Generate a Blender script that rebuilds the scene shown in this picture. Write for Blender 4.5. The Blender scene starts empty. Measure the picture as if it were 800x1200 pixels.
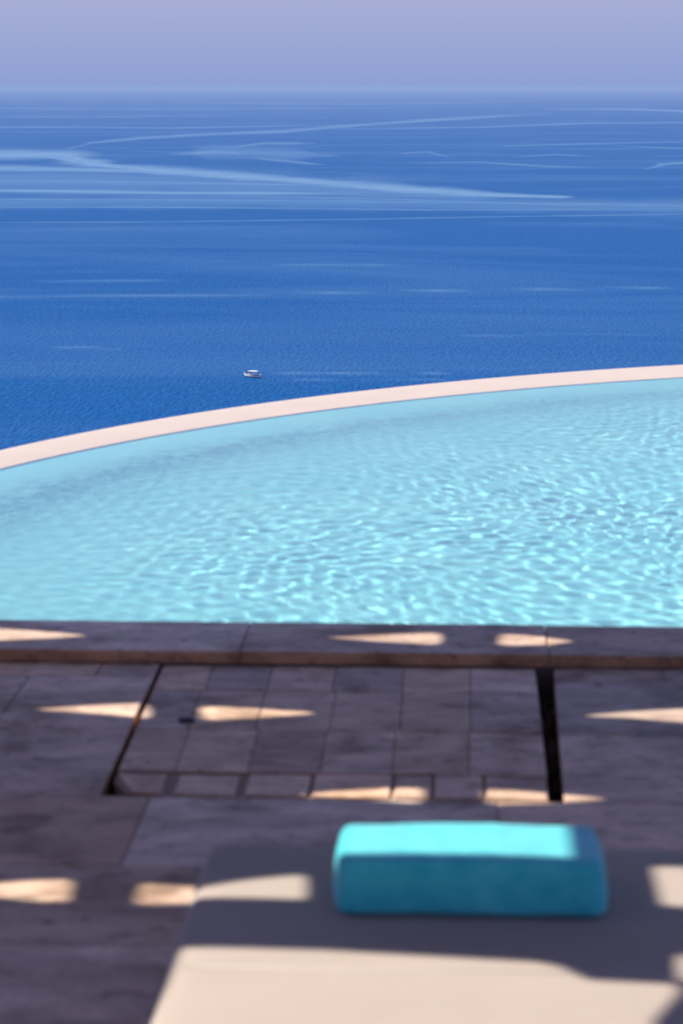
import bpy, bmesh, math, random
import numpy as np
from mathutils import Vector, Matrix, noise
from mathutils.geometry import delaunay_2d_cdt

R = math.radians
random.seed(7)
rng = np.random.default_rng(11)
scene = bpy.context.scene
C = scene.collection

# ------------------------------------------------------------------ camera
CAM_H = 1.70
F_PX = 85 / 36 * 1200
pitch = math.atan(500 / F_PX)
yaw = math.atan(130 / (F_PX / math.cos(pitch)))
cam_d = bpy.data.cameras.new('camera')
cam = bpy.data.objects.new('camera', cam_d)
C.objects.link(cam)
cam.location = (0, 0, CAM_H)
cam.rotation_euler = (R(90) - pitch, 0, yaw)
cam_d.lens = 85
cam_d.sensor_fit = 'VERTICAL'
cam_d.sensor_height = 36
cam_d.sensor_width = 24
cam_d.clip_start = 0.1
cam_d.clip_end = 200000
cam_d.dof.use_dof = True
cam_d.dof.focus_distance = 45
cam_d.dof.aperture_fstop = 4.8
scene.camera = cam

# ------------------------------------------------------------------ light
SUN_L = Vector((-0.85, 0.25, 1.0))            # towards the sun: high, from the left
sun_dir = SUN_L.normalized()
sun_elev = math.asin(sun_dir.z)
sun_az = math.atan2(sun_dir.x, sun_dir.y)     # clockwise from +Y
world = bpy.data.worlds.new('World')
scene.world = world
world.use_nodes = True
wn, wl = world.node_tree.nodes, world.node_tree.links
wn.clear()
sky = wn.new('ShaderNodeTexSky')
sky.sky_type = 'NISHITA'
sky.sun_disc = False
sky.sun_elevation = sun_elev
sky.sun_rotation = sun_az
sky.altitude = 100
sky.air_density = 1.0
sky.dust_density = 0.6
sky.ozone_density = 3.0
tint = wn.new('ShaderNodeMix'); tint.data_type = 'RGBA'; tint.blend_type = 'MULTIPLY'
tint.inputs[0].default_value = 1.0
tint.inputs[7].default_value = (0.66, 0.585, 0.88, 1)
bg = wn.new('ShaderNodeBackground')
bg.inputs[1].default_value = 0.11
wo = wn.new('ShaderNodeOutputWorld')
wl.new(sky.outputs[0], tint.inputs[6])
# the pale lavender haze band low in the sky
geo = wn.new('ShaderNodeNewGeometry')
sep = wn.new('ShaderNodeSeparateXYZ'); wl.new(geo.outputs['Incoming'], sep.inputs[0])
up_ = wn.new('ShaderNodeMath'); up_.operation = 'MULTIPLY'; up_.inputs[1].default_value = -1; wl.new(sep.outputs[2], up_.inputs[0])
band = wn.new('ShaderNodeValToRGB')
be = band.color_ramp.elements
be[0].position = 0; be[0].color = (1.40, 1.85, 3.45, 1)
be[1].position = .04; be[1].color = (2.12, 2.28, 3.5, 1)
wl.new(up_.outputs[0], band.inputs[0])
fade = wn.new('ShaderNodeMapRange'); fade.interpolation_type = 'SMOOTHSTEP'
fade.inputs[1].default_value = .03; fade.inputs[2].default_value = .32; wl.new(up_.outputs[0], fade.inputs[0])
lo = wn.new('ShaderNodeMix'); lo.data_type = 'RGBA'
wl.new(fade.outputs[0], lo.inputs[0]); wl.new(band.outputs[0], lo.inputs[6]); wl.new(tint.outputs[2], lo.inputs[7])
wl.new(lo.outputs[2], bg.inputs[0])
wl.new(bg.outputs[0], wo.inputs[0])

sun_d = bpy.data.lights.new('sun', 'SUN')
sun_d.energy = 4.6
sun_d.angle = R(0.53)
sun_d.color = (1.0, 0.91, 0.78)
sun = bpy.data.objects.new('sun', sun_d)
C.objects.link(sun)
sun.rotation_euler = sun_dir.to_track_quat('Z', 'Y').to_euler()
sun.location = (-30, 10, 40)

scene.view_settings.view_transform = 'Standard'
scene.view_settings.look = 'None'
scene.view_settings.exposure = 0.8
scene.view_settings.gamma = 1
scene.view_settings.use_curve_mapping = False
scene.render.engine = 'CYCLES'
cy = scene.cycles
cy.use_denoising = True
cy.max_bounces = 10
cy.transmission_bounces = 8
cy.transparent_max_bounces = 8
cy.volume_bounces = 1
cy.caustics_refractive = True
cy.caustics_reflective = False
cy.sample_clamp_indirect = 6
sun_d.cycles.is_caustics_light = True

# ------------------------------------------------------------------ helpers
def tag(o, label=None, cat=None, group=None, kind=None):
    if label: o['label'] = label
    if cat: o['category'] = cat
    if group: o['group'] = group
    if kind: o['kind'] = kind
    return o

def empty(name, loc=(0, 0, 0), rz=0, **kw):
    o = bpy.data.objects.new(name, None)
    o.empty_display_size = .1
    C.objects.link(o)
    o.location = loc
    o.rotation_euler = (0, 0, rz)
    return tag(o, **kw)

def link_mesh(name, me, mat, parent=None, smooth=False):
    if mat: me.materials.append(mat)
    if smooth:
        me.polygons.foreach_set('use_smooth', [True] * len(me.polygons))
    o = bpy.data.objects.new(name, me)
    C.objects.link(o)
    if parent: o.parent = parent
    return o

def obj(name, bm, mat, parent=None, smooth=False):
    bmesh.ops.recalc_face_normals(bm, faces=bm.faces)
    me = bpy.data.meshes.new(name)
    bm.to_mesh(me); bm.free()
    return link_mesh(name, me, mat, parent, smooth)

def grid_mesh(name, P, closed_u=False):
    """P: (nu, nv, 3) array -> mesh of quads."""
    nu, nv = P.shape[:2]
    idx = np.arange(nu * nv).reshape(nu, nv)
    a = idx if not closed_u else np.vstack([idx, idx[:1]])
    q = np.stack([a[:-1, :-1], a[1:, :-1], a[1:, 1:], a[:-1, 1:]], -1).reshape(-1, 4)
    me = bpy.data.meshes.new(name)
    me.vertices.add(nu * nv)
    me.vertices.foreach_set('co', P.reshape(-1).astype(np.float32))
    me.loops.add(q.size)
    me.loops.foreach_set('vertex_index', q.reshape(-1).astype(np.int32))
    me.polygons.add(len(q))
    me.polygons.foreach_set('loop_start', np.arange(0, q.size, 4, dtype=np.int32))
    me.update(calc_edges=True)
    me.validate()
    return me

def box(bm, x0, x1, y0, y1, z0, z1, bevel=0, seg=2):
    r = bmesh.ops.create_cube(bm, size=1)
    vs = r['verts']
    for v in vs:
        v.co = Vector(((x0 + x1) / 2 + v.co.x * (x1 - x0), (y0 + y1) / 2 + v.co.y * (y1 - y0), (z0 + z1) / 2 + v.co.z * (z1 - z0)))
    if bevel:
        es = list({e for v in vs for e in v.link_edges})
        bmesh.ops.bevel(bm, geom=es, offset=bevel, segments=seg, affect='EDGES', profile=.5)

def tube(bm, p0, p1, r0, r1=None, n=10):
    r1 = r0 if r1 is None else r1
    p0, p1 = Vector(p0), Vector(p1)
    q = (p1 - p0).to_track_quat('Z', 'Y')
    ring = []
    for p, r in ((p0, r0), (p1, r1)):
        ring.append([bm.verts.new(p + q @ Vector((r * math.cos(t * 2 * math.pi / n), r * math.sin(t * 2 * math.pi / n), 0))) for t in range(n)])
    for i in range(n):
        bm.faces.new((ring[0][i], ring[0][(i + 1) % n], ring[1][(i + 1) % n], ring[1][i]))
    bm.faces.new(ring[0][::-1]); bm.faces.new(ring[1])

# ------------------------------------------------------------------ materials
class Mat:
    def __init__(s, name):
        s.m = bpy.data.materials.new(name); s.m.use_nodes = True
        s.n, s.l = s.m.node_tree.nodes, s.m.node_tree.links
        s.b = s.n['Principled BSDF']; s.out = s.n['Material Output']
    def node(s, t, **kw):
        x = s.n.new('ShaderNode' + t)
        for k, v in kw.items(): setattr(x, k, v)
        return x
    def link(s, a, b): s.l.new(a, b)
    def coord(s, scale=(1, 1, 1), src='Object', loc=(0, 0, 0)):
        tc = s.node('TexCoord'); mp = s.node('Mapping')
        mp.inputs['Scale'].default_value = scale
        mp.inputs['Location'].default_value = loc
        s.link(tc.outputs[src], mp.inputs[0])
        return mp.outputs[0]
    def noise(s, vec, scale, detail=4, rough=.55, dist=0):
        x = s.node('TexNoise'); x.inputs['Scale'].default_value = scale
        x.inputs['Detail'].default_value = detail; x.inputs['Roughness'].default_value = rough
        x.inputs['Distortion'].default_value = dist
        s.link(vec, x.inputs['Vector']); return x.outputs['Fac']
    def ramp(s, fac, stops):
        x = s.node('ValToRGB'); e = x.color_ramp.elements
        while len(e) < len(stops): e.new(.5)
        for el, (p, c) in zip(e, stops):
            el.position = p; el.color = (*c, 1) if len(c) == 3 else c
        s.link(fac, x.inputs[0]); return x.outputs[0]
    def mix(s, fac, a, b, mode='MIX'):
        x = s.node('Mix', data_type='RGBA', blend_type=mode)
        for i, v in ((0, fac), (6, a), (7, b)):
            if hasattr(v, 'links') or hasattr(v, 'is_linked'): s.link(v, x.inputs[i])
            else: x.inputs[i].default_value = v if i == 0 else (*v, 1)
        return x.outputs[2]
    def math(s, op, a, b=0.0, c=None):
        x = s.node('Math', operation=op)
        for i, v in ((0, a), (1, b), (2, c)):
            if v is None: continue
            if hasattr(v, 'is_linked'): s.link(v, x.inputs[i])
            else: x.inputs[i].default_value = v
        return x.outputs[0]
    def bump(s, h, strength=.3, dist=.01, normal=None):
        x = s.node('Bump'); x.inputs['Strength'].default_value = strength; x.inputs['Distance'].default_value = dist
        s.link(h, x.inputs['Height'])
        if normal: s.link(normal, x.inputs['Normal'])
        s.link(x.outputs[0], s.b.inputs['Normal']); return x.outputs[0]
    def set(s, **kw):
        for k, v in kw.items():
            i = s.b.inputs[k.replace('_', ' ')]
            if hasattr(v, 'is_linked'): s.link(v, i)
            else: i.default_value = (*v, 1) if isinstance(v, tuple) and len(v) == 3 else v
        return s

def simple(name, col, rough=.5, metal=0, nscale=30, amount=.12, bump=0):
    m = Mat(name)
    f = m.noise(m.coord(), nscale, 5)
    m.set(Base_Color=m.mix(f, tuple(c * (1 - amount) for c in col), tuple(min(1, c * (1 + amount)) for c in col)),
          Roughness=rough, Metallic=metal)
    if bump: m.bump(f, bump, .004)
    return m.m

def travertine(name, base=(0.76, 0.535, 0.385), attr=True, wet=0):
    m = Mat(name)
    v = m.coord((1, 3.2, 3.2)); u = m.coord()
    big = m.noise(v, 2.2, 6, .6, .6)
    vein = m.noise(m.coord((1.2, 9, 9)), 6, 6, .65, 1.2)
    fine = m.noise(u, 90, 4, .6)
    stain = m.noise(u, 3.1, 5, .62, .3)
    dark = tuple(c * f for c, f in zip(base, (.60, .60, .62)))
    light = tuple(min(1, c * f) for c, f in zip(base, (1.22, 1.25, 1.32)))
    c = m.mix(m.ramp(big, [(.30, (0, 0, 0)), (.70, (1, 1, 1))]), dark, light)
    c = m.mix(m.ramp(vein, [(.50, (0, 0, 0)), (.66, (.55, .55, .55))]), c, tuple(x * .62 for x in base))
    c = m.mix(m.ramp(fine, [(.30, (.5, .5, .5)), (.5, (0, 0, 0))]), c, tuple(x * .45 for x in base))
    c = m.mix(m.ramp(stain, [(.50, (0, 0, 0)), (.66, (.75, .75, .75))]), c, (.24, .15, .095))
    spot = m.noise(m.coord((1, 1.7, 1.7)), 11, 5, .7, .8)
    c = m.mix(m.ramp(spot, [(.54, (0, 0, 0)), (.68, (.8, .8, .8))]), c, (.20, .13, .09))
    pale = m.noise(m.coord((1, 1.4, 1.4), loc=(7, 3, 0)), 4.5, 5, .65, .5)
    c = m.mix(m.ramp(pale, [(.52, (0, 0, 0)), (.70, (.55, .55, .55))]), c, tuple(min(1, x * 1.35 + .06) for x in base))
    vor = m.node('TexVoronoi'); vor.inputs['Scale'].default_value = 26
    m.link(m.coord((1, 2.0, 2.0)), vor.inputs['Vector'])
    pit = m.ramp(vor.outputs['Distance'], [(.05, (1, 1, 1)), (.14, (0, 0, 0))])
    gate = m.ramp(m.noise(u, 6, 3), [(.52, (0, 0, 0)), (.60, (1, 1, 1))])
    pg = m.math('MULTIPLY', pit, gate)
    c = m.mix(pg, c, (.09, .065, .05))
    if attr:
        at = m.node('Attribute'); at.attribute_name = 'tone'
        c = m.mix(1.0, c, at.outputs['Color'], 'MULTIPLY')
    m.set(Base_Color=c, Roughness=.62)
    m.b.inputs['Specular IOR Level'].default_value = .10
    h = m.math('ADD', m.math('MULTIPLY', fine, .5), m.math('MULTIPLY', vein, .6))
    h = m.math('SUBTRACT', h, m.math('MULTIPLY', pg, 1.2))
    m.bump(h, .45, .003)
    return m.m

M = {}
M['stone'] = travertine('travertine')
M['rim'] = simple('rim_stone', (.49, .415, .345), .55, nscale=4, amount=.09, bump=.1)
M['grout'] = simple('grout', (.27, .20, .155), .9, nscale=40, amount=.4)
M['pit'] = simple('pit_concrete', (.15, .12, .10), .9, nscale=14, amount=.6)
M['wood'] = simple('teak', (.25, .15, .09), .6, nscale=20, amount=.3)
M['white'] = simple('white_paint', (.8, .8, .78), .4, amount=.04)
M['navy'] = simple('navy_paint', (.012, .02, .06), .35)
M['glass'] = simple('dark_glass', (.02, .03, .05), .1)
M['dark'] = simple('dark_metal', (.03, .03, .035), .5, .5)
M['plaster'] = simple('outer_render', (.62, .58, .52), .8, nscale=8, amount=.1, bump=.2)

HAZE = 4.3e-5; HAZE_COL = (.35, .47, .65, 1)
# ------------------------------------------------------------------ sea
SEA_Z = -130.0
STREAKS = [  # (half thickness, strength, [(azimuth in degrees, distance in metres)]) of the calm current lines
    (17, 0.34, [(-16.353, 3451), (-10.555, 3445), (-6.591, 3360), (-2.988, 3183), (0.621, 2896)]),
    (9, 0.3, [(-14.464, 2785), (-6.596, 2813), (1.423, 2732), (9.292, 2745)]),
    (8, 0.3, [(-6.284, 4796), (-5.386, 4916), (-2.987, 4669)]),
    (6, 0.9, [(-13.467, 4330), (-10.541, 4773), (-9.162, 4758), (-8.473, 4275), (-7.582, 4000)]),
    (6, 0.95, [(-9.361, 4589), (-8.375, 4135), (-6.588, 3796), (-4.591, 3542), (-2.587, 3294), (-0.582, 3094), (1.221, 2966), (2.518, 2926)]),
    (4, 0.8, [(-13.472, 3975), (-10.548, 3982), (-7.583, 3839), (-3.99, 3608)]),
    (2.2, 0.6, [(-9.163, 4700), (-8.922, 5208), (-8.366, 5749), (-7.175, 6253), (-5.98, 6622), (-3.985, 7104), (-2.587, 7993), (-0.592, 9367), (2.191, 11677)]),
    (3, 0.6, [(-13.477, 3673), (-10.555, 3445), (-6.591, 3360), (-1.384, 3211)]),
    (3, 0.75, [(-13.488, 3188), (-10.561, 3135), (-6.594, 3038), (-2.186, 3007)]),
    (1.8, 0.6, [(-13.495, 2923), (-8.588, 2864), (-4.594, 2829), (-0.58, 2787), (5.395, 2752), (8.325, 2775)]),
    (1.3, 0.7, [(-6.595, 2944), (-1.583, 2870), (2.421, 2736), (8.328, 2698)]),
    (1.2, 0.6, [(-13.501, 2717), (-6.598, 2674), (-0.579, 2614), (5.397, 2656), (8.329, 2660)]),
    (0.9, 0.5, [(-13.514, 2395), (-6.602, 2387), (-2.185, 2428), (5.4, 2550), (8.332, 2589)]),
    (3.5, 0.6, [(-6.144, 4796), (-5.486, 4916), (-4.887, 4790)]),
    (2, 0.5, [(-5.385, 5183), (-4.386, 5638), (-3.287, 5636)]),
    (2, 0.5, [(-4.788, 4561), (-3.988, 4350), (-3.088, 4114)]),
    (1.2, 0.6, [(-4.587, 4789), (-3.788, 4670), (-3.288, 4558)]),
    (1.2, 0.5, [(-1.287, 4788), (-0.587, 4913), (0.013, 4508)]),
    (1.2, 0.55, [(-0.986, 4207), (0.613, 4259), (2.209, 4041), (3.202, 4005)]),
    (1.0, 0.5, [(1.41, 4568), (2.403, 4745), (3.197, 4636)]),
    (1.5, 0.7, [(4.528, 3933), (4.978, 4196), (6.154, 4351)]),
    (1.2, 0.6, [(-2.587, 7521), (0.605, 7841), (3.381, 8769), (8.263, 9087)]),
    (1.4, 0.8, [(2.189, 13766), (4.164, 13814), (5.734, 12521), (8.255, 12614)]),
    (1.0, 0.5, [(0.61, 5329), (3.39, 5666), (6.337, 5969)]),
    (1.0, 0.5, [(3.787, 5430), (5.363, 5227), (8.283, 5200)]),
    (1.2, 0.5, [(-13.441, 7812), (-9.543, 7887), (-6.576, 7691), (-2.188, 8342)]),
    (1.0, 0.4, [(-13.432, 10859), (-8.158, 10425), (-4.582, 11300)]),
    (1.0, 0.45, [(-6.568, 19262), (-2.188, 17467), (2.187, 20298)]),
    (1.0, 0.4, [(-13.426, 15044), (-6.57, 13752), (-0.593, 14785)]),
    (1.0, 0.42, [(-13.571, 1550), (-9.428, 1539), (-4.608, 1548), (-0.567, 1574), (5.441, 1616), (8.388, 1637)]),
    (0.9, 0.3, [(-13.558, 1680), (-7.623, 1663), (-4.0, 1680)]),
    (1.6, 0.25, [(-9.453, 1235), (-8.652, 1237), (-7.848, 1227)]),
    (1.2, 0.35, [(-4.416, 1116), (-2.994, 1119), (-1.164, 1112), (0.662, 1124)]),
    (1.0, 0.25, [(-4.214, 1096), (-2.18, 1089), (-0.148, 1093)]),
    (1.0, 0.3, [(-4.603, 1810), (-2.184, 1800), (-0.571, 1819)]),
    (1.4, 0.22, [(-0.56, 1282), (2.267, 1299), (5.469, 1298)]),
]
KD = 374300.0
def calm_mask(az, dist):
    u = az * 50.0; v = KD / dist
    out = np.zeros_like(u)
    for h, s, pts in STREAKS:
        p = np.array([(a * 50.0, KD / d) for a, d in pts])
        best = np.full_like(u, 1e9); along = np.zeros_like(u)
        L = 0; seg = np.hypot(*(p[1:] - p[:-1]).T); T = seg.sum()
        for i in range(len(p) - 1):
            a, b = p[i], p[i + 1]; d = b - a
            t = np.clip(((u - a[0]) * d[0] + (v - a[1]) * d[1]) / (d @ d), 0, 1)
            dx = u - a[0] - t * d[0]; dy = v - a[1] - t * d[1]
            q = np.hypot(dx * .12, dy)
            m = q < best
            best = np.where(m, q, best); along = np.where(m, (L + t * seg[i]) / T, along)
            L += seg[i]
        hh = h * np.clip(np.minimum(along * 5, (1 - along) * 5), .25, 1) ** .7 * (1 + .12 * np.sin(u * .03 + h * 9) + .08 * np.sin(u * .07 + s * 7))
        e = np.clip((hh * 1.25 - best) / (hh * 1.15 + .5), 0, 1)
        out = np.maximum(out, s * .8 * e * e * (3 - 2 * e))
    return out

def make_sea():
    fine = np.arange(-12.5, 8.01, .07)
    coarse = np.concatenate([np.arange(8.5, 20, 2), np.arange(20, 340, 8), np.arange(340, 347.4, 2)])
    az = np.concatenate([fine, coarse])
    v = np.concatenate([np.arange(KD / 60000, 60, .7), np.arange(60, 180, .6), np.arange(180, 400, 2.5), np.array([450, 600, 900, 1500, 3000, 9000, 60000])])
    dist = KD / v
    A, D = np.meshgrid(az, dist, indexing='ij')
    a = np.radians(A)
    P = np.stack([np.sin(a) * D, np.cos(a) * D, np.full_like(D, SEA_Z)], -1)
    me = grid_mesh('sea', P, closed_u=True)
    at = me.attributes.new('calm', 'FLOAT', 'POINT')
    Aw = np.where(A > 180, A - 360, A)
    at.data.foreach_set('value', calm_mask(Aw, D).reshape(-1).astype(np.float32))
    m = Mat('sea_water')
    at_n = m.node('Attribute'); at_n.attribute_name = 'calm'
    # natural wind streaks, long across the view
    n1 = m.noise(m.coord((.0016, .0035, 1)), 1.0, 6, .6, .8)
    n2 = m.noise(m.coord((.004, .02, 1)), 1.0, 5, .6, .3)
    wind = m.ramp(n1, [(.48, (0, 0, 0)), (.80, (.32, .32, .32))])
    wind2 = m.ramp(n2, [(.35, (.75, .75, .75)), (.7, (1.15, 1.15, 1.15))])
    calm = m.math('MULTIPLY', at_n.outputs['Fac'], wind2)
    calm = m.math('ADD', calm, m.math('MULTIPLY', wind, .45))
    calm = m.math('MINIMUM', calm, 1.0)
    w1 = m.noise(m.coord((.5, .14, 1)), 1.0, 4, .6, .2)
    w2 = m.noise(m.coord((.42, .10, 1)), 1.0, 5, .65)
    wave_lit = m.ramp(w2, [(.40, (0, 0, 0)), (.62, (1, 1, 1))])
    h = m.math('ADD', m.math('MULTIPLY', w1, 2.2), w2)
    chop = m.math('SUBTRACT', 1.0, m.math('MULTIPLY', calm, .8))
    m.bump(m.math('MULTIPLY', h, chop), 1.0, SEA_BUMP)
    patch = m.noise(m.coord((.003, .006, 1)), 1.0, 5, .6)
    col = m.mix(patch, SEA_A, SEA_B)
    col = m.mix(m.math('MULTIPLY', wave_lit, .75), col, (.004, .095, .27))  # lit wave faces put into the colour as paler speckle
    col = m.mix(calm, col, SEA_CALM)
    m.set(Base_Color=col, Roughness=m.math('SUBTRACT', .42, m.math('MULTIPLY', calm, .2)), IOR=1.33)
    m.b.inputs['Specular IOR Level'].default_value = .16
    m.link(m.math('ADD', .01, m.math('MULTIPLY', calm, .3)), m.b.inputs['Specular IOR Level'])
    return tag(link_mesh('sea', me, m.m, smooth=True), kind='structure')
SEA_BUMP = .7
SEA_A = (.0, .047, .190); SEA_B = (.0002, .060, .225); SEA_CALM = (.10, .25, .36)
make_sea()

# ------------------------------------------------------------------ hillside under the terrace
def make_hill():
    xs = np.concatenate([np.arange(-420, -40, 12), np.arange(-40, 40, 2.5), np.arange(40, 421, 12)])
    ys = np.concatenate([np.arange(-160, -14, 10), np.arange(-14, 30, 2.0), np.arange(30, 260, 6)])
    X, Y = np.meshgrid(xs, ys, indexing='ij')
    Z = np.empty_like(X)
    for i in range(X.shape[0]):
        for j in range(X.shape[1]):
            x, y = X[i, j], Y[i, j]
            n = noise.fractal(Vector((x * .03, y * .03, 0)), 1.0, 2.0, 5)
            edge = 18.5 + 3 * noise.noise(Vector((x * .05, 3, 0))) - abs(x) * .02
            t = max(0, y - edge)
            z = -2.9 - t * .78 + n * min(7, 0.12 * t + .15)
            if y < -10: z += (-10 - y) * .35 + n * min(3, (-10 - y) * .1)
            if abs(x) > 16: z += n * min(4, (abs(x) - 16) * .12) - (abs(x) - 16) * .10
            Z[i, j] = max(z, SEA_Z - 6)
    m = Mat('dry_hillside')
    f = m.noise(m.coord(), .35, 8, .65); g = m.noise(m.coord(), 2.5, 6, .6)
    c = m.mix(m.ramp(f, [(.42, (0, 0, 0)), (.58, (1, 1, 1))]), (.27, .22, .16), (.07, .085, .035))
    c = m.mix(m.ramp(g, [(.5, (0, 0, 0)), (.7, (1, 1, 1))]), c, (.36, .31, .25))
    m.set(Base_Color=c, Roughness=.95); m.bump(g, .8, .4)
    return tag(link_mesh('hillside', grid_mesh('hillside', np.stack([X, Y, Z], -1)), m.m), kind='structure')
make_hill()

# ------------------------------------------------------------------ terrace paving
def tile(bm, lay, q, z=0.0, tone=None, gap=.0015, b=.003, depth=.06, side=(.75, .54, .42)):
    """q: four corners anticlockwise; a chamfered slab with its own tone."""
    c = sum((Vector(p) for p in q), Vector((0, 0))) / 4
    def ins(p, d):
        v = Vector(p)
        return Vector((v.x + math.copysign(min(d, abs(c.x - v.x) * .9), c.x - v.x), v.y + math.copysign(min(d, abs(c.y - v.y) * .9), c.y - v.y)))
    if tone is None:
        t = random.uniform(.78, 1.2); w = random.uniform(-.07, .06)
        tone = (t * (1 + w), t, t * (1 - w * 1.3))
    dz = random.uniform(-.0012, .0012)
    lev = [(gap, z - depth), (gap, z - b + dz), (gap + b, z + dz)]
    rings = [[bm.verts.new((*ins(p, d), h)) for p in q] for d, h in lev]
    fs = []
    for a, e in zip(rings, rings[1:]):
        for i in range(4):
            fs.append(bm.faces.new((a[i], a[(i + 1) % 4], e[(i + 1) % 4], e[i])))
    fs.append(bm.faces.new(rings[-1]))
    for k, f in enumerate(fs):
        for l in f.loops: l[lay] = (*(side if side and k < 4 else tone), 1)

def rect(x0, x1, y0, y1): return [(x0, y0), (x1, y0), (x1, y1), (x0, y1)]

def new_tiles():
    bm = bmesh.new(); return bm, bm.loops.layers.float_color.new('tone')

Y_IN, Y_OUT = 7.0, 7.398            # coping slab, terrace side and pool side
HY0, HY1 = 5.632, 6.992             # the opening for the hatch cover
def hx0(y): return -.842 + (y - HY0) / (HY1 - HY0) * (-.857 + .842)
def hx1(y): return .281 + (y - HY0) / (HY1 - HY0) * (.311 - .281)

bm, lay = new_tiles()
rows = [6.995, 6.83, 6.255, HY0, 5.10, 4.60]
y = 4.60
while y > -7: y -= random.choice((.45, .6, .52)); rows.append(y)
fixed = {0: [-1.62, -1.03, None, .63, 1.25], 1: [-1.93, -1.22, None, .95], 2: [-1.55, None, .72, 1.5],
         3: [-1.55, -.72, .12, .9], 4: [-1.9, -1.2, -.3, .55, 1.3]}
for i, (ya, yb) in enumerate(zip(rows, rows[1:])):
    xs = []
    if i in fixed:
        for v in fixed[i]: xs.append(v)
    else:
        x = -2.2 + random.uniform(0, .5)
        while x < 2.2: xs.append(x); x += random.choice((.6, .9, .75))
    x = xs[0]; left = []
    while x > -11: x -= random.choice((.6, .9, .75)); left.insert(0, x)
    x = xs[-1]; right = []
    while x < 11: x += random.choice((.6, .9, .75)); right.append(x)
    xs = left + xs + right
    for a, b in zip(xs, xs[1:]):
        if a is None: tile(bm, lay, [(hx1(yb), yb), (b, yb), (b, ya), (hx1(ya), ya)])
        elif b is None: tile(bm, lay, [(a, yb), (hx0(yb), yb), (hx0(ya), ya), (a, ya)])
        else: tile(bm, lay, rect(a, b, yb, ya))
tag(obj('terrace', bm, M['stone']), kind='structure')

# bedding under the slabs with the recess for the hatch, and the terrace's solid body
bm = bmesh.new()
zb = -.004
X0, X1, YB = -12.3, 12.3, min(rows)
ox0, ox1 = -.866, .322
def quad(bm, pts): bm.faces.new([bm.verts.new(p) for p in pts])
quad(bm, [(X0, YB, zb), (ox0, YB, zb), (ox0, Y_IN, zb), (X0, Y_IN, zb)])
quad(bm, [(ox1, YB, zb), (X1, YB, zb), (X1, Y_IN, zb), (ox1, Y_IN, zb)])
quad(bm, [(ox0, YB, zb), (ox1, YB, zb), (ox1, HY0 - .012, zb), (ox0, HY0 - .012, zb)])
for p, q in (((X0, YB), (X1, YB)), ((X1, YB), (X1, Y_IN)), ((X0, Y_IN), (X0, YB))):
    quad(bm, [(*p, zb), (*q, zb), (*q, -3.4), (*p, -3.4)])
tag(obj('terrace_bedding', bm, M['grout']), kind='structure')
bm = bmesh.new()
zf = -.30
c4 = [(ox0, HY0 - .012), (ox1, HY0 - .012), (ox1, Y_IN), (ox0, Y_IN)]
quad(bm, [(*p, zf) for p in c4])
for p, q in zip(c4, c4[1:] + c4[:1]): quad(bm, [(*p, zf), (*q, zf), (*q, zb - .001), (*p, zb - .001)])
# rubble and a pipe at the bottom of the recess
for k in range(60):
    x = random.uniform(.262, .315); yy = random.uniform(HY0 + .03, HY1 - .05); s = random.uniform(.008, .022)
    r = bmesh.ops.create_icosphere(bm, subdivisions=1, radius=s)
    for v in r['verts']: v.co = Vector((v.co.x * random.uniform(.7, 1.3) + x, v.co.y * 1.4 + yy, v.co.z * .7 + random.uniform(-.14, -.07)))
box(bm, .257, .3215, HY0 + .02, HY1 - .03, -.295, -.11)
tag(obj('recess', bm, M['pit']), kind='structure')

# ------------------------------------------------------------------ hatch cover
hatch = empty('hatch_cover', (-.3, 6.3, 0), label='rectangular travertine tiled hatch cover set in the terrace, with dark gaps along its sides', cat='hatch')
bm, lay = new_tiles()
def HX(u, y):   # u in 0..1 across the cover
    t = (y - 5.65) / (6.985 - 5.65)
    a = -.826 + t * (-.846 + .826); b = .248 + t * (.258 - .248)
    return a + u * (b - a)
cols = [-.845, -.701, -.516, -.324, -.134, .063, .258]
U = [(c + .845) / (.258 + .845) for c in cols]
hr = [6.985, 6.69, 6.262, 5.852, 5.650]
for ri in range(4):
    ya, yb = hr[ri], hr[ri + 1]
    if ri < 3:
        jo = [0, .10, .005, -.004, .008, -.006, 0] if ri == 9 else [0] + [random.uniform(-.006, .006) for _ in range(5)] + [0]
        us = [(u + j) for u, j in zip(U, jo)]
        for a, b in zip(us, us[1:]):
            tile(bm, lay, [(HX(a, yb), yb + .0045), (HX(b, yb), yb + .0045), (HX(b, ya), ya - .0045), (HX(a, ya), ya - .0045)], gap=.001, b=.0025)
    else:
        def q(x0, x1, y0, y1, **k): tile(bm, lay, rect(x0, x1, y0, y1), gap=.002, b=.004, **k)
        # first tile has a broken corner
        tile(bm, lay, [(-.772, 5.672), (-.692, 5.655), (-.697, 5.835), (-.826, 5.835)], tone=(1.18, 1.12, 1.08), gap=.004, b=.004)
        q(-.668, -.515, 5.655, 5.828, tone=(1.08, 1.05, 1.02))
        q(-.494, -.338, 5.652, 5.838)
        q(-.330, -.136, 5.652, 5.846); q(-.130, -.038, 5.652, 5.848, tone=(.9, .88, .86)); q(-.032, .088, 5.652, 5.848, tone=(1.05, 1.02, 1.0)); q(.094, .247, 5.652, 5.848)
for v in bm.verts: v.co -= Vector((-.3, 6.3, 0))
obj('tiling', bm, M['stone'], hatch)
bm = bmesh.new()
vs = [(-.735, 5.652), (.246, 5.65), (.256, 6.983), (-.844, 6.983), (-.826, 5.78), (-.79, 5.70)]
vs = [(x + .3, y - 6.3) for x, y in vs]
top = [bm.verts.new((*p, -.0075)) for p in vs]; bot = [bm.verts.new((*p, -.07)) for p in vs]
bm.faces.new(top); bm.faces.new(bot[::-1])
for i in range(6): bm.faces.new((top[i], bot[i], bot[(i + 1) % 6], top[(i + 1) % 6]))
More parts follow.
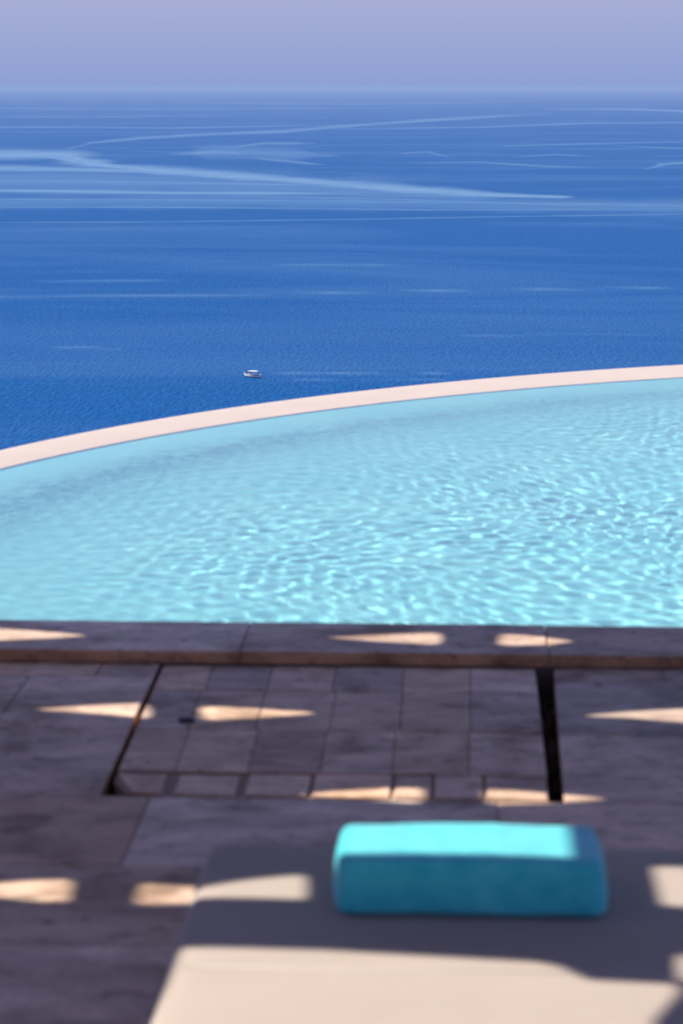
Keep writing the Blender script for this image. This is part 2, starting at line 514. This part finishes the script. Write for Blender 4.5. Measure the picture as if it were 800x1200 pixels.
obj('tray', bm, simple('brown_mortar', (.36, .25, .18), .9, nscale=40, amount=.4), hatch)
bm = bmesh.new()
r = bmesh.ops.create_cone(bm, cap_ends=True, segments=20, radius1=.019, radius2=.019, depth=.006)
for v in bm.verts: v.co = Vector((v.co.x * 1.15 - .708 + .3, v.co.y * 1.25 + 6.345 - 6.3, v.co.z + .001))
obj('lifting_point', bm, simple('hole_shade', (.012, .011, .011), .9), hatch)  # black disc stands in for the shade inside a finger hole

# ------------------------------------------------------------------ pool
pool = empty('infinity_pool', (5, 10, 0), label='curved infinity pool with a pale stone rim and a travertine coping along the terrace', cat='pool')
def pooled(o):
    o.parent = pool; o.matrix_parent_inverse = Matrix.Translation((-5, -10, 0)); return o
CX, CY, RO = 4.99, 8.086, 7.85
WZ = -.03
bm, lay = new_tiles()
xs = [-12.2]
while xs[-1] < -1.6: xs.append(xs[-1] + random.uniform(.8, 1.3))
xs = xs[:-1] + [-1.42, -.62, .30, 1.12]
while xs[-1] < 12.2: xs.append(xs[-1] + random.uniform(.8, 1.3))
for a, b in zip(xs, xs[1:]): tile(bm, lay, rect(a, b, Y_IN, Y_OUT), z=.04, b=.004, gap=.0015, depth=.0385, side=(.98, .76, .60))
pooled(obj('coping', bm, M['stone']))
bm = bmesh.new()
box(bm, -12.25, 13.2, Y_IN + .012, Y_OUT - .02, -3.3, .026)
# the riser under the slab's nose and the inner wall of the basin
pooled(obj('coping_core', bm, M['grout']))

th = np.linspace(-.2, math.pi + .2, 181)
th_deg = np.degrees(th)
r_in = np.interp(th_deg, [0, 90, 118, 134, 150, 163, 190], [7.30, 7.30, 7.37, 7.44, 7.52, 7.58, 7.58])   # rim is wider to the right
def clampy(P, y0): P[..., 1] = np.maximum(P[..., 1], y0); return P
prof = []
for dr, z in ((0, -3.3), (0, -.035), (-.012, -.018), (-.03, -.012)): prof.append((RO + dr + 0 * th, z + 0 * th))
for t in (.15, .3, .5, .7, .85, 1.0): prof.append((RO - .03 + t * (r_in - RO + .03), -.012 - .0195 * t ** 1.5 + 0 * th))
def P_of(rs):
    a = []
    for r, z in rs:
        a.append(np.stack([CX + r * np.cos(th), CY + r * np.sin(th), z], -1))
    return clampy(np.stack(a, 1), Y_OUT - .05)
pooled(link_mesh('rim', grid_mesh('rim', P_of(prof)), M['rim'], smooth=True))

m = Mat('basin_lining')
vv = m.coord()
mot = m.noise(vv, 1.3, 5, .6)
br = m.node('TexBrick'); br.offset = 0; br.inputs['Scale'].default_value = 1
br.inputs['Brick Width'].default_value = .3; br.inputs['Row Height'].default_value = .3; br.inputs['Mortar Size'].default_value = .004
br.inputs['Color1'].default_value = (1, 1, 1, 1); br.inputs['Color2'].default_value = (.97, .97, .97, 1); br.inputs['Mortar'].default_value = (.95, .95, .95, 1)
m.link(vv, br.inputs['Vector'])
c = m.mix(m.ramp(mot, [(.3, (0, 0, 0)), (.7, (1, 1, 1))]), (.40, .74, .82), (.50, .80, .87))
m.set(Base_Color=m.mix(1.0, c, br.outputs['Color'], 'MULTIPLY'), Roughness=.7)
M['lining'] = m.m
rings = []
for s, z in ((0, -.0317), (.08, -.042), (.25, -.075), (.5, -.155), (.8, -.25), (1.2, -.38), (1.7, -.48), (2.2, -.55), (2.8, -.60), (3.5, -.62), (4.5, -.63), (6.0, -.63), (7.2, -.63)):
    rings.append((r_in - s, z + 0 * th))
pooled(link_mesh('basin', grid_mesh('basin', P_of(rings)), M['lining'], smooth=True))
bm = bmesh.new(); quad(bm, [(-3, Y_OUT, -1.4), (13, Y_OUT, -1.4), (13, Y_OUT, .0), (-3, Y_OUT, .0)])
pooled(obj('end_wall', bm, M['lining']))

# water: one closed body with a rippled top
def make_water():
    xf = np.arange(-2.5, 2.5, .0125)
    x = np.concatenate([np.linspace(-2.80, -2.5, 8)[:-1], xf, 2.9 + np.cumsum(np.linspace(.03, .3, 55))])
    x = x[x < 12.6]
    rw = 7.72
    ytop = CY + np.sqrt(np.maximum(rw ** 2 - (x - CX) ** 2, 0))
    nv = 600
    v = np.linspace(0, 1, nv)
    X = np.repeat(x[:, None], nv, 1)
    Y = (Y_OUT - .03) + v[None, :] * (ytop[:, None] - Y_OUT + .03)
    H = np.zeros_like(X)
    # short irregular ripples: many sine trains, bent by a slow warp
    wx = X + .10 * np.sin(Y * 2.1 + 1) + .06 * np.sin(X * 3.3 + Y * 1.7)
    wy = Y + .10 * np.sin(X * 2.4) + .06 * np.sin(Y * 2.9 - X * 2.2 + 2)
    for k in range(70):
        lam = .045 * (3.4 ** rng.random())
        ang = rng.normal(0.6, 1.0)
        a = RIPPLE * lam / (2 * math.pi) * (lam / .12) ** .6
        kk = 2 * math.pi / lam
        H += a * np.sin(kk * (wx * math.cos(ang) + wy * math.sin(ang)) + rng.random() * 6.28)
    env = .64 + .16 * np.sin(X * .9 + Y * .5) * np.sin(Y * 1.1 - X * .4)
    rr = np.hypot(X - CX, Y - CY)
    env *= np.clip((7.50 - rr) / 1.6, .10, 1) ** .8
    Z = WZ + H * env
    top = np.stack([X, Y, Z], -1)
    nu = len(x)
    def ring(z):
        c = top.copy(); c[..., 2] = z; return c
    # build with top + skirt + bottom
    idx = np.arange(nu * nv).reshape(nu, nv)
    q = np.stack([idx[:-1, :-1], idx[1:, :-1], idx[1:, 1:], idx[:-1, 1:]], -1).reshape(-1, 4)
    loop = np.concatenate([idx[:, 0], idx[-1, 1:], idx[::-1, -1][1:], idx[0, ::-1][1:-1]])
    low = top.reshape(-1, 3)[loop].copy(); low[:, 2] = -2.0
    base = nu * nv
    n = len(loop)
    li = np.arange(n); l2 = (li + 1) % n
    sk = np.stack([loop[l2], loop[li], base + li, base + l2], -1)
    verts = np.concatenate([top.reshape(-1, 3), low])
    me = bpy.data.meshes.new('pool_water')
    faces_idx = np.concatenate([q.reshape(-1), sk.reshape(-1), (base + li[::-1])])
    starts = np.concatenate([np.arange(0, (len(q) + n) * 4, 4), [(len(q) + n) * 4]])
    me.vertices.add(len(verts)); me.vertices.foreach_set('co', verts.reshape(-1).astype(np.float32))
    me.loops.add(len(faces_idx)); me.loops.foreach_set('vertex_index', faces_idx.astype(np.int32))
    me.polygons.add(len(starts)); me.polygons.foreach_set('loop_start', starts.astype(np.int32))
    me.update(calc_edges=True)
    sm = np.ones(len(starts), bool); sm[len(q):] = False
    me.polygons.foreach_set('use_smooth', sm)
    m = Mat('pool_water')
    g = m.node('BsdfGlass'); g.inputs['IOR'].default_value = 1.33; g.inputs['Roughness'].default_value = 0
    g.inputs['Color'].default_value = (.80, 1, .98, 1)
    m.link(g.outputs[0], m.out.inputs['Surface'])
    return tag(link_mesh('pool_water', me, m.m), kind='structure')
RIPPLE = .0088
water = make_water()
water.cycles.is_caustics_caster = True
for o in pool.children:
    if o.name.startswith(('basin', 'end_wall', 'rim')): o.cycles.is_caustics_receiver = True

# ------------------------------------------------------------------ pergola with woven shade cloth
ZC = 2.62
HOLES = [   # openings between the cloth bands, as the spots where the sun through them meets the ground
    [(-1.505, 7.213), (-1.456, 7.299), (-1.358, 7.279), (-1.189, 7.227), (-1.085, 7.185), (-1.081, 7.161), (-1.172, 7.123), (-1.322, 7.081), (-1.41, 7.066), (-1.491, 7.143)],  # r1a
    [(-0.322, 7.184), (-0.162, 7.238), (-0.0, 7.281), (0.016, 7.246), (0.016, 7.13), (0.001, 7.085), (-0.159, 7.123), (-0.322, 7.173)],  # r1b
    [(0.191, 7.231), (0.188, 7.104), (0.206, 7.083), (0.329, 7.099), (0.404, 7.159), (0.405, 7.182), (0.334, 7.225), (0.21, 7.267)],  # r1c
    [(-1.124, 6.45), (-0.984, 6.503), (-0.845, 6.538), (-0.824, 6.501), (-0.81, 6.391), (-0.822, 6.354), (-0.969, 6.402), (-1.121, 6.436)],  # r2a
    [(-0.682, 6.489), (-0.671, 6.379), (-0.648, 6.344), (-0.521, 6.377), (-0.371, 6.438), (-0.372, 6.456), (-0.531, 6.496), (-0.666, 6.518)],  # r2b
    [(0.387, 6.454), (0.508, 6.505), (0.652, 6.549), (0.736, 6.562), (0.714, 6.352), (0.636, 6.375), (0.502, 6.423), (0.387, 6.44)],  # r2c
    [(-0.348, 5.667), (-0.216, 5.716), (-0.075, 5.752), (-0.058, 5.723), (-0.056, 5.63), (-0.072, 5.594), (-0.213, 5.63), (-0.347, 5.656)],  # r3a
    [(0.093, 5.723), (0.092, 5.623), (0.108, 5.595), (0.239, 5.615), (0.374, 5.657), (0.375, 5.671), (0.243, 5.715), (0.11, 5.746)],  # r3b
    [(-1.067, 4.929), (-0.966, 4.985), (-0.868, 5.012), (-0.822, 5.014), (-0.803, 4.992), (-0.795, 4.864), (-0.806, 4.848), (-0.85, 4.846), (-0.946, 4.874), (-1.063, 4.913)],  # r4a
    [(-0.656, 4.876), (-0.657, 4.982), (-0.644, 4.999), (-0.529, 4.976), (-0.387, 4.927), (-0.385, 4.91), (-0.516, 4.855), (-0.632, 4.839), (-0.651, 4.849)],  # r4b
    [(-0.301, 4.173), (-0.249, 4.204), (-0.151, 4.257), (-0.06, 4.291), (-0.052, 4.262), (-0.046, 4.156), (-0.05, 4.128), (-0.141, 4.133), (-0.242, 4.138), (-0.299, 4.154)],  # r5a
    [(.075, 4.035), (.078, 4.24), (.12, 4.255), (.50, 4.262), (.522, 4.25), (.52, 4.06), (.50, 4.035)],
    [(.596, 4.135), (.596, 4.345), (.62, 4.355), (.9, 4.33), (.9, 4.17), (.64, 4.13)],
    [(.590, 3.765), (.60, 3.875), (.95, 3.88), (1.25, 3.84), (1.25, 3.80), (.95, 3.765)],
]
def slim(h, k=.84):
    c = sum(p[1] for p in h) / len(h); return [(x, c + (y - c) * k) for x, y in h]
HOLES[:11] = [slim(h) for h in HOLES[:11]]
def eye(cx, cy):   # the same woven opening where the photograph cannot see it
    a = [(cx - .42, cy), (cx - .2, cy + .045), (cx - .07, cy + .07), (cx - .07, cy - .07), (cx - .2, cy - .045)]
    return [a, [(2 * cx - x, y) for x, y in a][::-1]]
for r_, yy in enumerate((7.17, 6.44, 5.67, 4.93, 4.2)):
    for k in range(-3, 5):
        cx = k * 1.5 + (.0 if r_ % 2 == 0 else .75) + (.1 if r_ == 0 else 0)
        if -4.0 < cx < -2.1 or 1.55 < cx < 3.9: HOLES += eye(cx, yy)
OUT = [(-4.6, 1.9), (-.36, 1.9), (-.34, 3.0), (-.255, 3.72), (-.25, 3.885), (-.0, 3.875), (.36, 3.835), (.40, 3.815), (.445, 3.755), (.59, 3.742), (.585, 3.70), (.535, 3.58), (.55, 3.3), (.75, 2.6), (.78, 1.9), (4.4, 1.9), (4.4, 7.47), (-4.6, 7.44)]  # cloth carried back beside the bed, added to darken the near deck
def to_roof(p): return Vector((p[0] + SUN_L.x * ZC, p[1] + SUN_L.y * ZC, ZC))
perg = empty('pergola', (-2.2, 6.2, 0), label='timber pergola roofed with woven beige shade cloth over the terrace', cat='pergola')
def perged(o):
    o.parent = perg; o.matrix_parent_inverse = Matrix.Translation((2.2, -6.2, 0)); return o
bm = bmesh.new()
loops = [[to_roof(p) for p in OUT]] + [[to_roof(p) for p in h] for h in HOLES]
flat = [v.xy for L in loops for v in L]
edges = []; k = 0
for L in loops:
    edges += [(k + i, k + (i + 1) % len(L)) for i in range(len(L))]; k += len(L)
cv_, ce_, cf_ = delaunay_2d_cdt(flat, edges, [], 1, 1e-5)[:3]
def inside(p, L):
    c = False
    for a, b in zip(L, L[1:] + L[:1]):
        if (a.y > p.y) != (b.y > p.y) and p.x < (b.x - a.x) * (p.y - a.y) / (b.y - a.y) + a.x: c = not c
    return c
def solid(t):
    p = sum((cv_[i] for i in t), Vector((0, 0))) / len(t)
    return inside(p, loops[0]) and not any(inside(p, L) for L in loops[1:])
cf_ = [t for t in cf_ if solid(t)]
bt = [bm.verts.new((v.x, v.y, ZC)) for v in cv_]; bb = [bm.verts.new((v.x, v.y, ZC - .004)) for v in cv_]
used = {}
for t in cf_:
    bm.faces.new([bt[i] for i in t]); bm.faces.new([bb[i] for i in reversed(t)])
    for i in range(len(t)):
        e = (t[i], t[(i + 1) % len(t)])
        if e[::-1] in used: used.pop(e[::-1])
        else: used[e] = 1
for a, b in used: bm.faces.new((bt[b], bt[a], bb[a], bb[b]))
cl = Mat('shade_cloth'); f = cl.noise(cl.coord((1, 14, 1)), 6, 4)
cl.set(Base_Color=cl.mix(f, (.20, .17, .14), (.27, .23, .19)), Roughness=.9)
perged(obj('shade_cloth', bm, cl.m))
rx0, rx1, ry0, ry1 = -6.75, 2.1, 4.4, 8.0
for y in (2.62, 4.67, 8.0):
    bm = bmesh.new(); box(bm, -6.9, 2.3, y - .05, y + .05, ZC + .01, ZC + .16, .006); perged(obj('beam', bm, M['wood']))
for x, y in ((-6.8, 4.67), (2.2, 4.67), (-6.8, 2.62), (2.2, 2.62)):
    bm = bmesh.new(); box(bm, x - .06, x + .06, y - .06, y + .06, 0, ZC + .01, .006); perged(obj('post', bm, M['wood']))
for x in (-6.8, 2.2):   # side beams and the far posts, which stand on the coping
    bm = bmesh.new(); box(bm, x - .05, x + .05, 4.725, 7.945, ZC + .012, ZC + .15, .006); perged(obj('beam', bm, M['wood']))
    bm = bmesh.new(); box(bm, x - .05, x + .05, 2.675, 4.615, ZC + .012, ZC + .15, .006); perged(obj('beam', bm, M['wood']))
    bm = bmesh.new(); box(bm, x - .06, x + .06, 7.13, 7.25, .041, ZC + .01, .006); perged(obj('post', bm, M['wood']))

# ------------------------------------------------------------------ unseen building added behind the terrace to darken its near end
unseen_house = empty('unseen_house', (0, -3.2, 0), label='unseen low stone building with wide dark glass doors, added behind the terrace to dim it', cat='unseen_house')
bm = bmesh.new()
for a, b_, z0, z1 in ((-9, -5.2, 0, 3.1), (-1.6, 1.6, 0, 3.1), (5.2, 9, 0, 3.1), (-5.2, -1.6, 2.45, 3.1), (1.6, 5.2, 2.45, 3.1)):
    box(bm, a + .001, b_ - .001, -.3, 0, z0 + .001, z1)
box(bm, -9, 9, -5, -4.7, 0, 3.1); box(bm, -4.95, -4.65, .001, 6.6, 0, 2.9); box(bm, -9, -8.7, -4.69, -.31, 0, 3.1); box(bm, 8.7, 9, -4.69, -.31, 0, 3.1)  # includes a left wing, added to block sky and darken the near deck
hm = travertine('house_stone', (.36, .29, .23), attr=False)
obj('wall', bm, hm, unseen_house)
bm = bmesh.new(); box(bm, -9.2, 9.2, -5.2, .25, 3.101, 3.3, .02); obj('roof', bm, M['plaster'], unseen_house)
for cx in (-3.4, 3.4):
    bm = bmesh.new()
    for x in (-1.76, 0, 1.76): box(bm, cx + x - .035, cx + x + .035, -.2, -.12, .01, 2.44)
    box(bm, cx - 1.72, cx + 1.72, -.199, -.121, 2.37, 2.44); d = obj('door', bm, M['wood'], unseen_house)
    bm = bmesh.new(); box(bm, cx - 1.7, cx + 1.7, -.17, -.15, .02, 2.36); obj('pane', bm, M['glass'], d)

# ------------------------------------------------------------------ sunbed
bed = empty('sunbed', (.03, 3.55, 0), rz=R(-.3), label='wide low sunbed with a beige canvas mattress, partly in shade', cat='sunbed')
cv = Mat('canvas')
u = cv.coord((1, 1, 1))
wv = cv.node('TexWave', wave_type='BANDS', bands_direction='X'); wv.inputs['Scale'].default_value = 260; cv.link(u, wv.inputs[0])
wv2 = cv.node('TexWave', wave_type='BANDS', bands_direction='Y'); wv2.inputs['Scale'].default_value = 260; cv.link(u, wv2.inputs[0])
weave = cv.math('ADD', wv.outputs['Fac'], wv2.outputs['Fac'])
soft = cv.noise(u, 5, 5, .6)
cv.set(Base_Color=cv.mix(soft, (.385, .325, .285), (.45, .385, .34)), Roughness=.85)
cv.bump(cv.math('ADD', cv.math('MULTIPLY', weave, .15), cv.math('MULTIPLY', soft, 3.0)), .35, .004)
W, L0, L1, ZT = .50, -2.0 + 1.0, .995, .24   # half width, near and far end
bm = bmesh.new()
def slab(bm, w, y0, y1, z0, z1, rc=.05, nb=5):
    """soft edged cushion"""
    n = 8
    def outline(d):
        pts = []
        r = max(rc - d, .004)
        for cx, cy, a0 in ((w - d - r, y1 - d - r, 0), (-w + d + r, y1 - d - r, 90), (-w + d + r, y0 + d + r, 180), (w - d - r, y0 + d + r, 270)):
            for i in range(n + 1):
                a = R(a0 + 90 * i / n); pts.append((cx + r * math.cos(a), cy + r * math.sin(a)))
        return pts
    e = .022
    lev = [(e, z0)] + [(e * (1 - math.sin(R(t))), z0 + e * (1 - math.cos(R(t)))) for t in (30, 60, 90)] + [(e * (1 - math.cos(R(t))), z1 - e + e * math.sin(R(t))) for t in (0, 30, 60, 90)] + [(.06, z1 + .002), (.14, z1 + .003)]
    rg = [[bm.verts.new((x, y, z)) for x, y in outline(d)] for d, z in lev]
    for a, b in zip(rg, rg[1:]):
        for i in range(len(a)): bm.faces.new((a[i], a[(i + 1) % len(a)], b[(i + 1) % len(a)], b[i]))
    bm.faces.new(rg[-1]); bm.faces.new(rg[0][::-1])
    return outline
ol = slab(bm, W, -1.35, L1, .125, ZT)
matt = obj('mattress', bm, cv.m, bed, smooth=True)
bm = bmesh.new()
for yy in (-.38, .30): tube(bm, (-W + .03, yy, ZT + .0025), (W - .03, yy, ZT + .0025), .0022, n=8)
pts = ol(.004)
for a, b in zip(pts, pts[1:] + pts[:1]): tube(bm, (*a, ZT - .016), (*b, ZT - .016), .0045, n=8)
pm = simple('piping_cord', (.50, .47, .44), .8)
pip = obj('piping', bm, pm, matt, smooth=True)
bm = bmesh.new()
box(bm, -W + .02, W - .02, -1.33, L1 - .02, .07, .122, .008)
obj('frame', bm, M['wood'], bed)
for sx in (-1, 1):
    for yy in (-1.2, .8):
        bm = bmesh.new(); box(bm, sx * .42 - .035, sx * .42 + .035, yy - .035, yy + .035, .001, .07, .006); obj('leg', bm, M['wood'], bed)

# ------------------------------------------------------------------ turquoise bolster
bx, by = .042, 4.228
bol = bmesh.new()
nx, nr = 72, 56
hw, hd, hh = .240, .126, .104
vr = []
for i in range(nx + 1):
    t = -1 + 2 * i / nx
    x = hw * t
    e = max(0, (abs(x) - (hw - .022)) / .022)
    sc = math.sqrt(max(0, 1 - e * e)) * .22 + .78 if e < 1 else .78
    ring = []
    for j in range(nr):
        a = 2 * math.pi * j / nr
        ca, sa = math.cos(a), math.sin(a)
        p = .22
        yy = math.copysign(abs(ca) ** p, ca) * hd
        zz = math.copysign(abs(sa) ** (p if sa > 0 else .22), sa) * hh / 2
        yy *= (1 - .10 * (zz / (hh / 2) + 1) * .5) * (1 - .03 * e)
        n = noise.noise(Vector((x * 9, yy * 9, zz * 11))) * .0045 + noise.noise(Vector((x * 26, yy * 26, zz * 30 + 5))) * .0015
        crown = (.002 * math.cos(t * 1.4) + .0012 * math.sin(x * 19 + 1)) if zz > 0 else 0
        k = 1 + n / hd
        xx = x + (.010 * zz / hh if x > 0 else -.004 * zz / hh) * -1 * abs(t) ** 6
        zf_ = hh / 2 + (zz * sc + crown) * (k if zz > 0 else 1)
        ring.append(bol.verts.new((xx, yy * sc * k, max(zf_, .0))))
    vr.append(ring)
for a, b in zip(vr, vr[1:]):
    for j in range(nr): bol.faces.new((a[j], a[(j + 1) % nr], b[(j + 1) % nr], b[j]))
for ring, s in ((vr[0], -1), (vr[-1], 1)):
    cen = sum((v.co for v in ring), Vector()) / nr
    inner = [bol.verts.new(cen + (v.co - cen) * .55 + Vector((s * .006, 0, 0))) for v in ring]
    for j in range(nr):
        q = (ring[j], ring[(j + 1) % nr], inner[(j + 1) % nr], inner[j])
        bol.faces.new(q if s > 0 else q[::-1])
    bol.faces.new(inner if s > 0 else inner[::-1])
tm = Mat('turquoise_terry')
f = tm.noise(tm.coord(), 380, 3, .7); g = tm.noise(tm.coord(), 22, 5, .6)
tm.set(Base_Color=tm.mix(tm.ramp(g, [(.35, (0, 0, 0)), (.65, (1, 1, 1))]), (.02, .57, .68), (.07, .70, .78)), Roughness=.95)
tm.b.inputs['Sheen Weight'].default_value = .8; tm.b.inputs['Sheen Roughness'].default_value = .5
tm.b.inputs['Sheen Tint'].default_value = (.65, .95, 1, 1)
tm.bump(tm.math('ADD', f, tm.math('MULTIPLY', g, 3)), .6, .003)
b = obj('bolster', bol, tm.m, smooth=True)
b.location = (bx, by, .2445)
tag(b, 'turquoise terry bolster cushion lying on the beige mattress of the sunbed', 'bolster')

# ------------------------------------------------------------------ fishing boat
boat = empty('fishing_boat', (-90.3, 1098, SEA_Z), rz=R(-28), label='small white fishing boat with a roofed wheelhouse, alone on the blue sea', cat='boat')
bm = bmesh.new()
st = [(-4.1, .04, 1.75, 1.0), (-3.5, .45, 1.45, .25), (-2.6, .85, 1.18, -.25), (-1.2, 1.15, .95, -.4), (.4, 1.25, .86, -.4), (2.0, 1.2, .88, -.38), (3.3, 1.0, .98, -.2), (3.75, .85, 1.05, .1)]
rg = []
for x, w_, zt, zk in st:
    rg.append([bm.verts.new((x, s * w_ * f, zk + (zt - zk) * g)) for s, f, g in ((-1, 1, 1), (-1, .93, .6), (-1, .75, .3), (-1, .35, .08), (1, 0, 0), (1, .35, .08), (1, .75, .3), (1, .93, .6), (1, 1, 1))])
for a, b in zip(rg, rg[1:]):
    for i in range(8): bm.faces.new((a[i], b[i], b[i + 1], a[i + 1]))
bm.faces.new(rg[-1]); bm.faces.new(rg[0][::-1])
hull = obj('hull', bm, M['white'], boat, smooth=False)
bm = bmesh.new()
rg = []
for x, w_, zt, zk in st[1:]:
    zz = .42
    f_ = .93 if zz > zk else .9
    rg.append([(x, s * (w_ * .93 + .03), z_) for s in (-1, 1) for z_ in (-.12, zz)])
for s in (0, 2):
    pts = [[bm.verts.new(p) for p in r_[s:s + 2]] for r_ in rg]
    for a, b in zip(pts, pts[1:]): bm.faces.new((a[0], b[0], b[1], a[1]))
obj('boot_stripe', bm, M['navy'], hull)
bm = bmesh.new()
top = []
for x, w_, zt, zk in st[1:]: top.append((bm.verts.new((x, -w_ * .9, zt - .12)), bm.verts.new((x, w_ * .9, zt - .12))))
for a, b in zip(top, top[1:]): bm.faces.new((a[0], b[0], b[1], a[1]))
obj('deck', bm, simple('boat_deck', (.35, .33, .30), .7), boat)
bm = bmesh.new(); box(bm, -1.45, -.3, -.75, .75, .8, 2.35, .08); cab = obj('wheelhouse', bm, M['white'], boat)
bm = bmesh.new()
box(bm, -1.47, -1.40, -.6, .6, 1.65, 2.15); box(bm, -1.2, -.5, -.765, -.745, 1.6, 2.1); box(bm, -1.2, -.5, .745, .765, 1.6, 2.1)
obj('window', bm, M['glass'], cab)
bm = bmesh.new(); box(bm, -1.6, 2.5, -.95, .95, 2.45, 2.72, .06); obj('roof', bm, M['white'], boat)
for x in (.9, 2.3):
    for s in (-.85, .85):
        bm = bmesh.new(); tube(bm, (x, s, .8), (x, s, 2.5), .05, n=8); obj('post', bm, M['white'], boat)
bm = bmesh.new(); box(bm, .1, .8, -.35, .35, .7, 1.55, .06); obj('engine_box', bm, M['white'], boat)
bm = bmesh.new(); box(bm, 1.2, 2.0, -.8, .8, .75, 1.2, .05); obj('seat', bm, M['navy'], boat)
bm = bmesh.new(); tube(bm, (-3.7, 0, 1.5), (-4.5, 0, 2.3), .07, .05, 8); obj('bow_pole', bm, M['white'], boat)
bm = bmesh.new(); box(bm, 3.65, 4.15, -.4, .4, .55, 1.55, .12); obj('outboard_motor', bm, M['white'], boat)

boat.scale = (1.12, 1.12, 1.12)

# ------------------------------------------------------------------ haze
if HAZE:
    bm = bmesh.new(); box(bm, -64000, 64000, -64000, 64000, SEA_Z - 9, 4.2)
    hz = Mat('haze'); hz.n.remove(hz.b)
    pv = hz.node('VolumePrincipled'); pv.inputs['Color'].default_value = HAZE_COL; pv.inputs['Density'].default_value = HAZE
    pv.inputs['Anisotropy'].default_value = .0
    hz.link(pv.outputs[0], hz.out.inputs['Volume'])
    tag(obj('haze', bm, hz.m), kind='stuff')
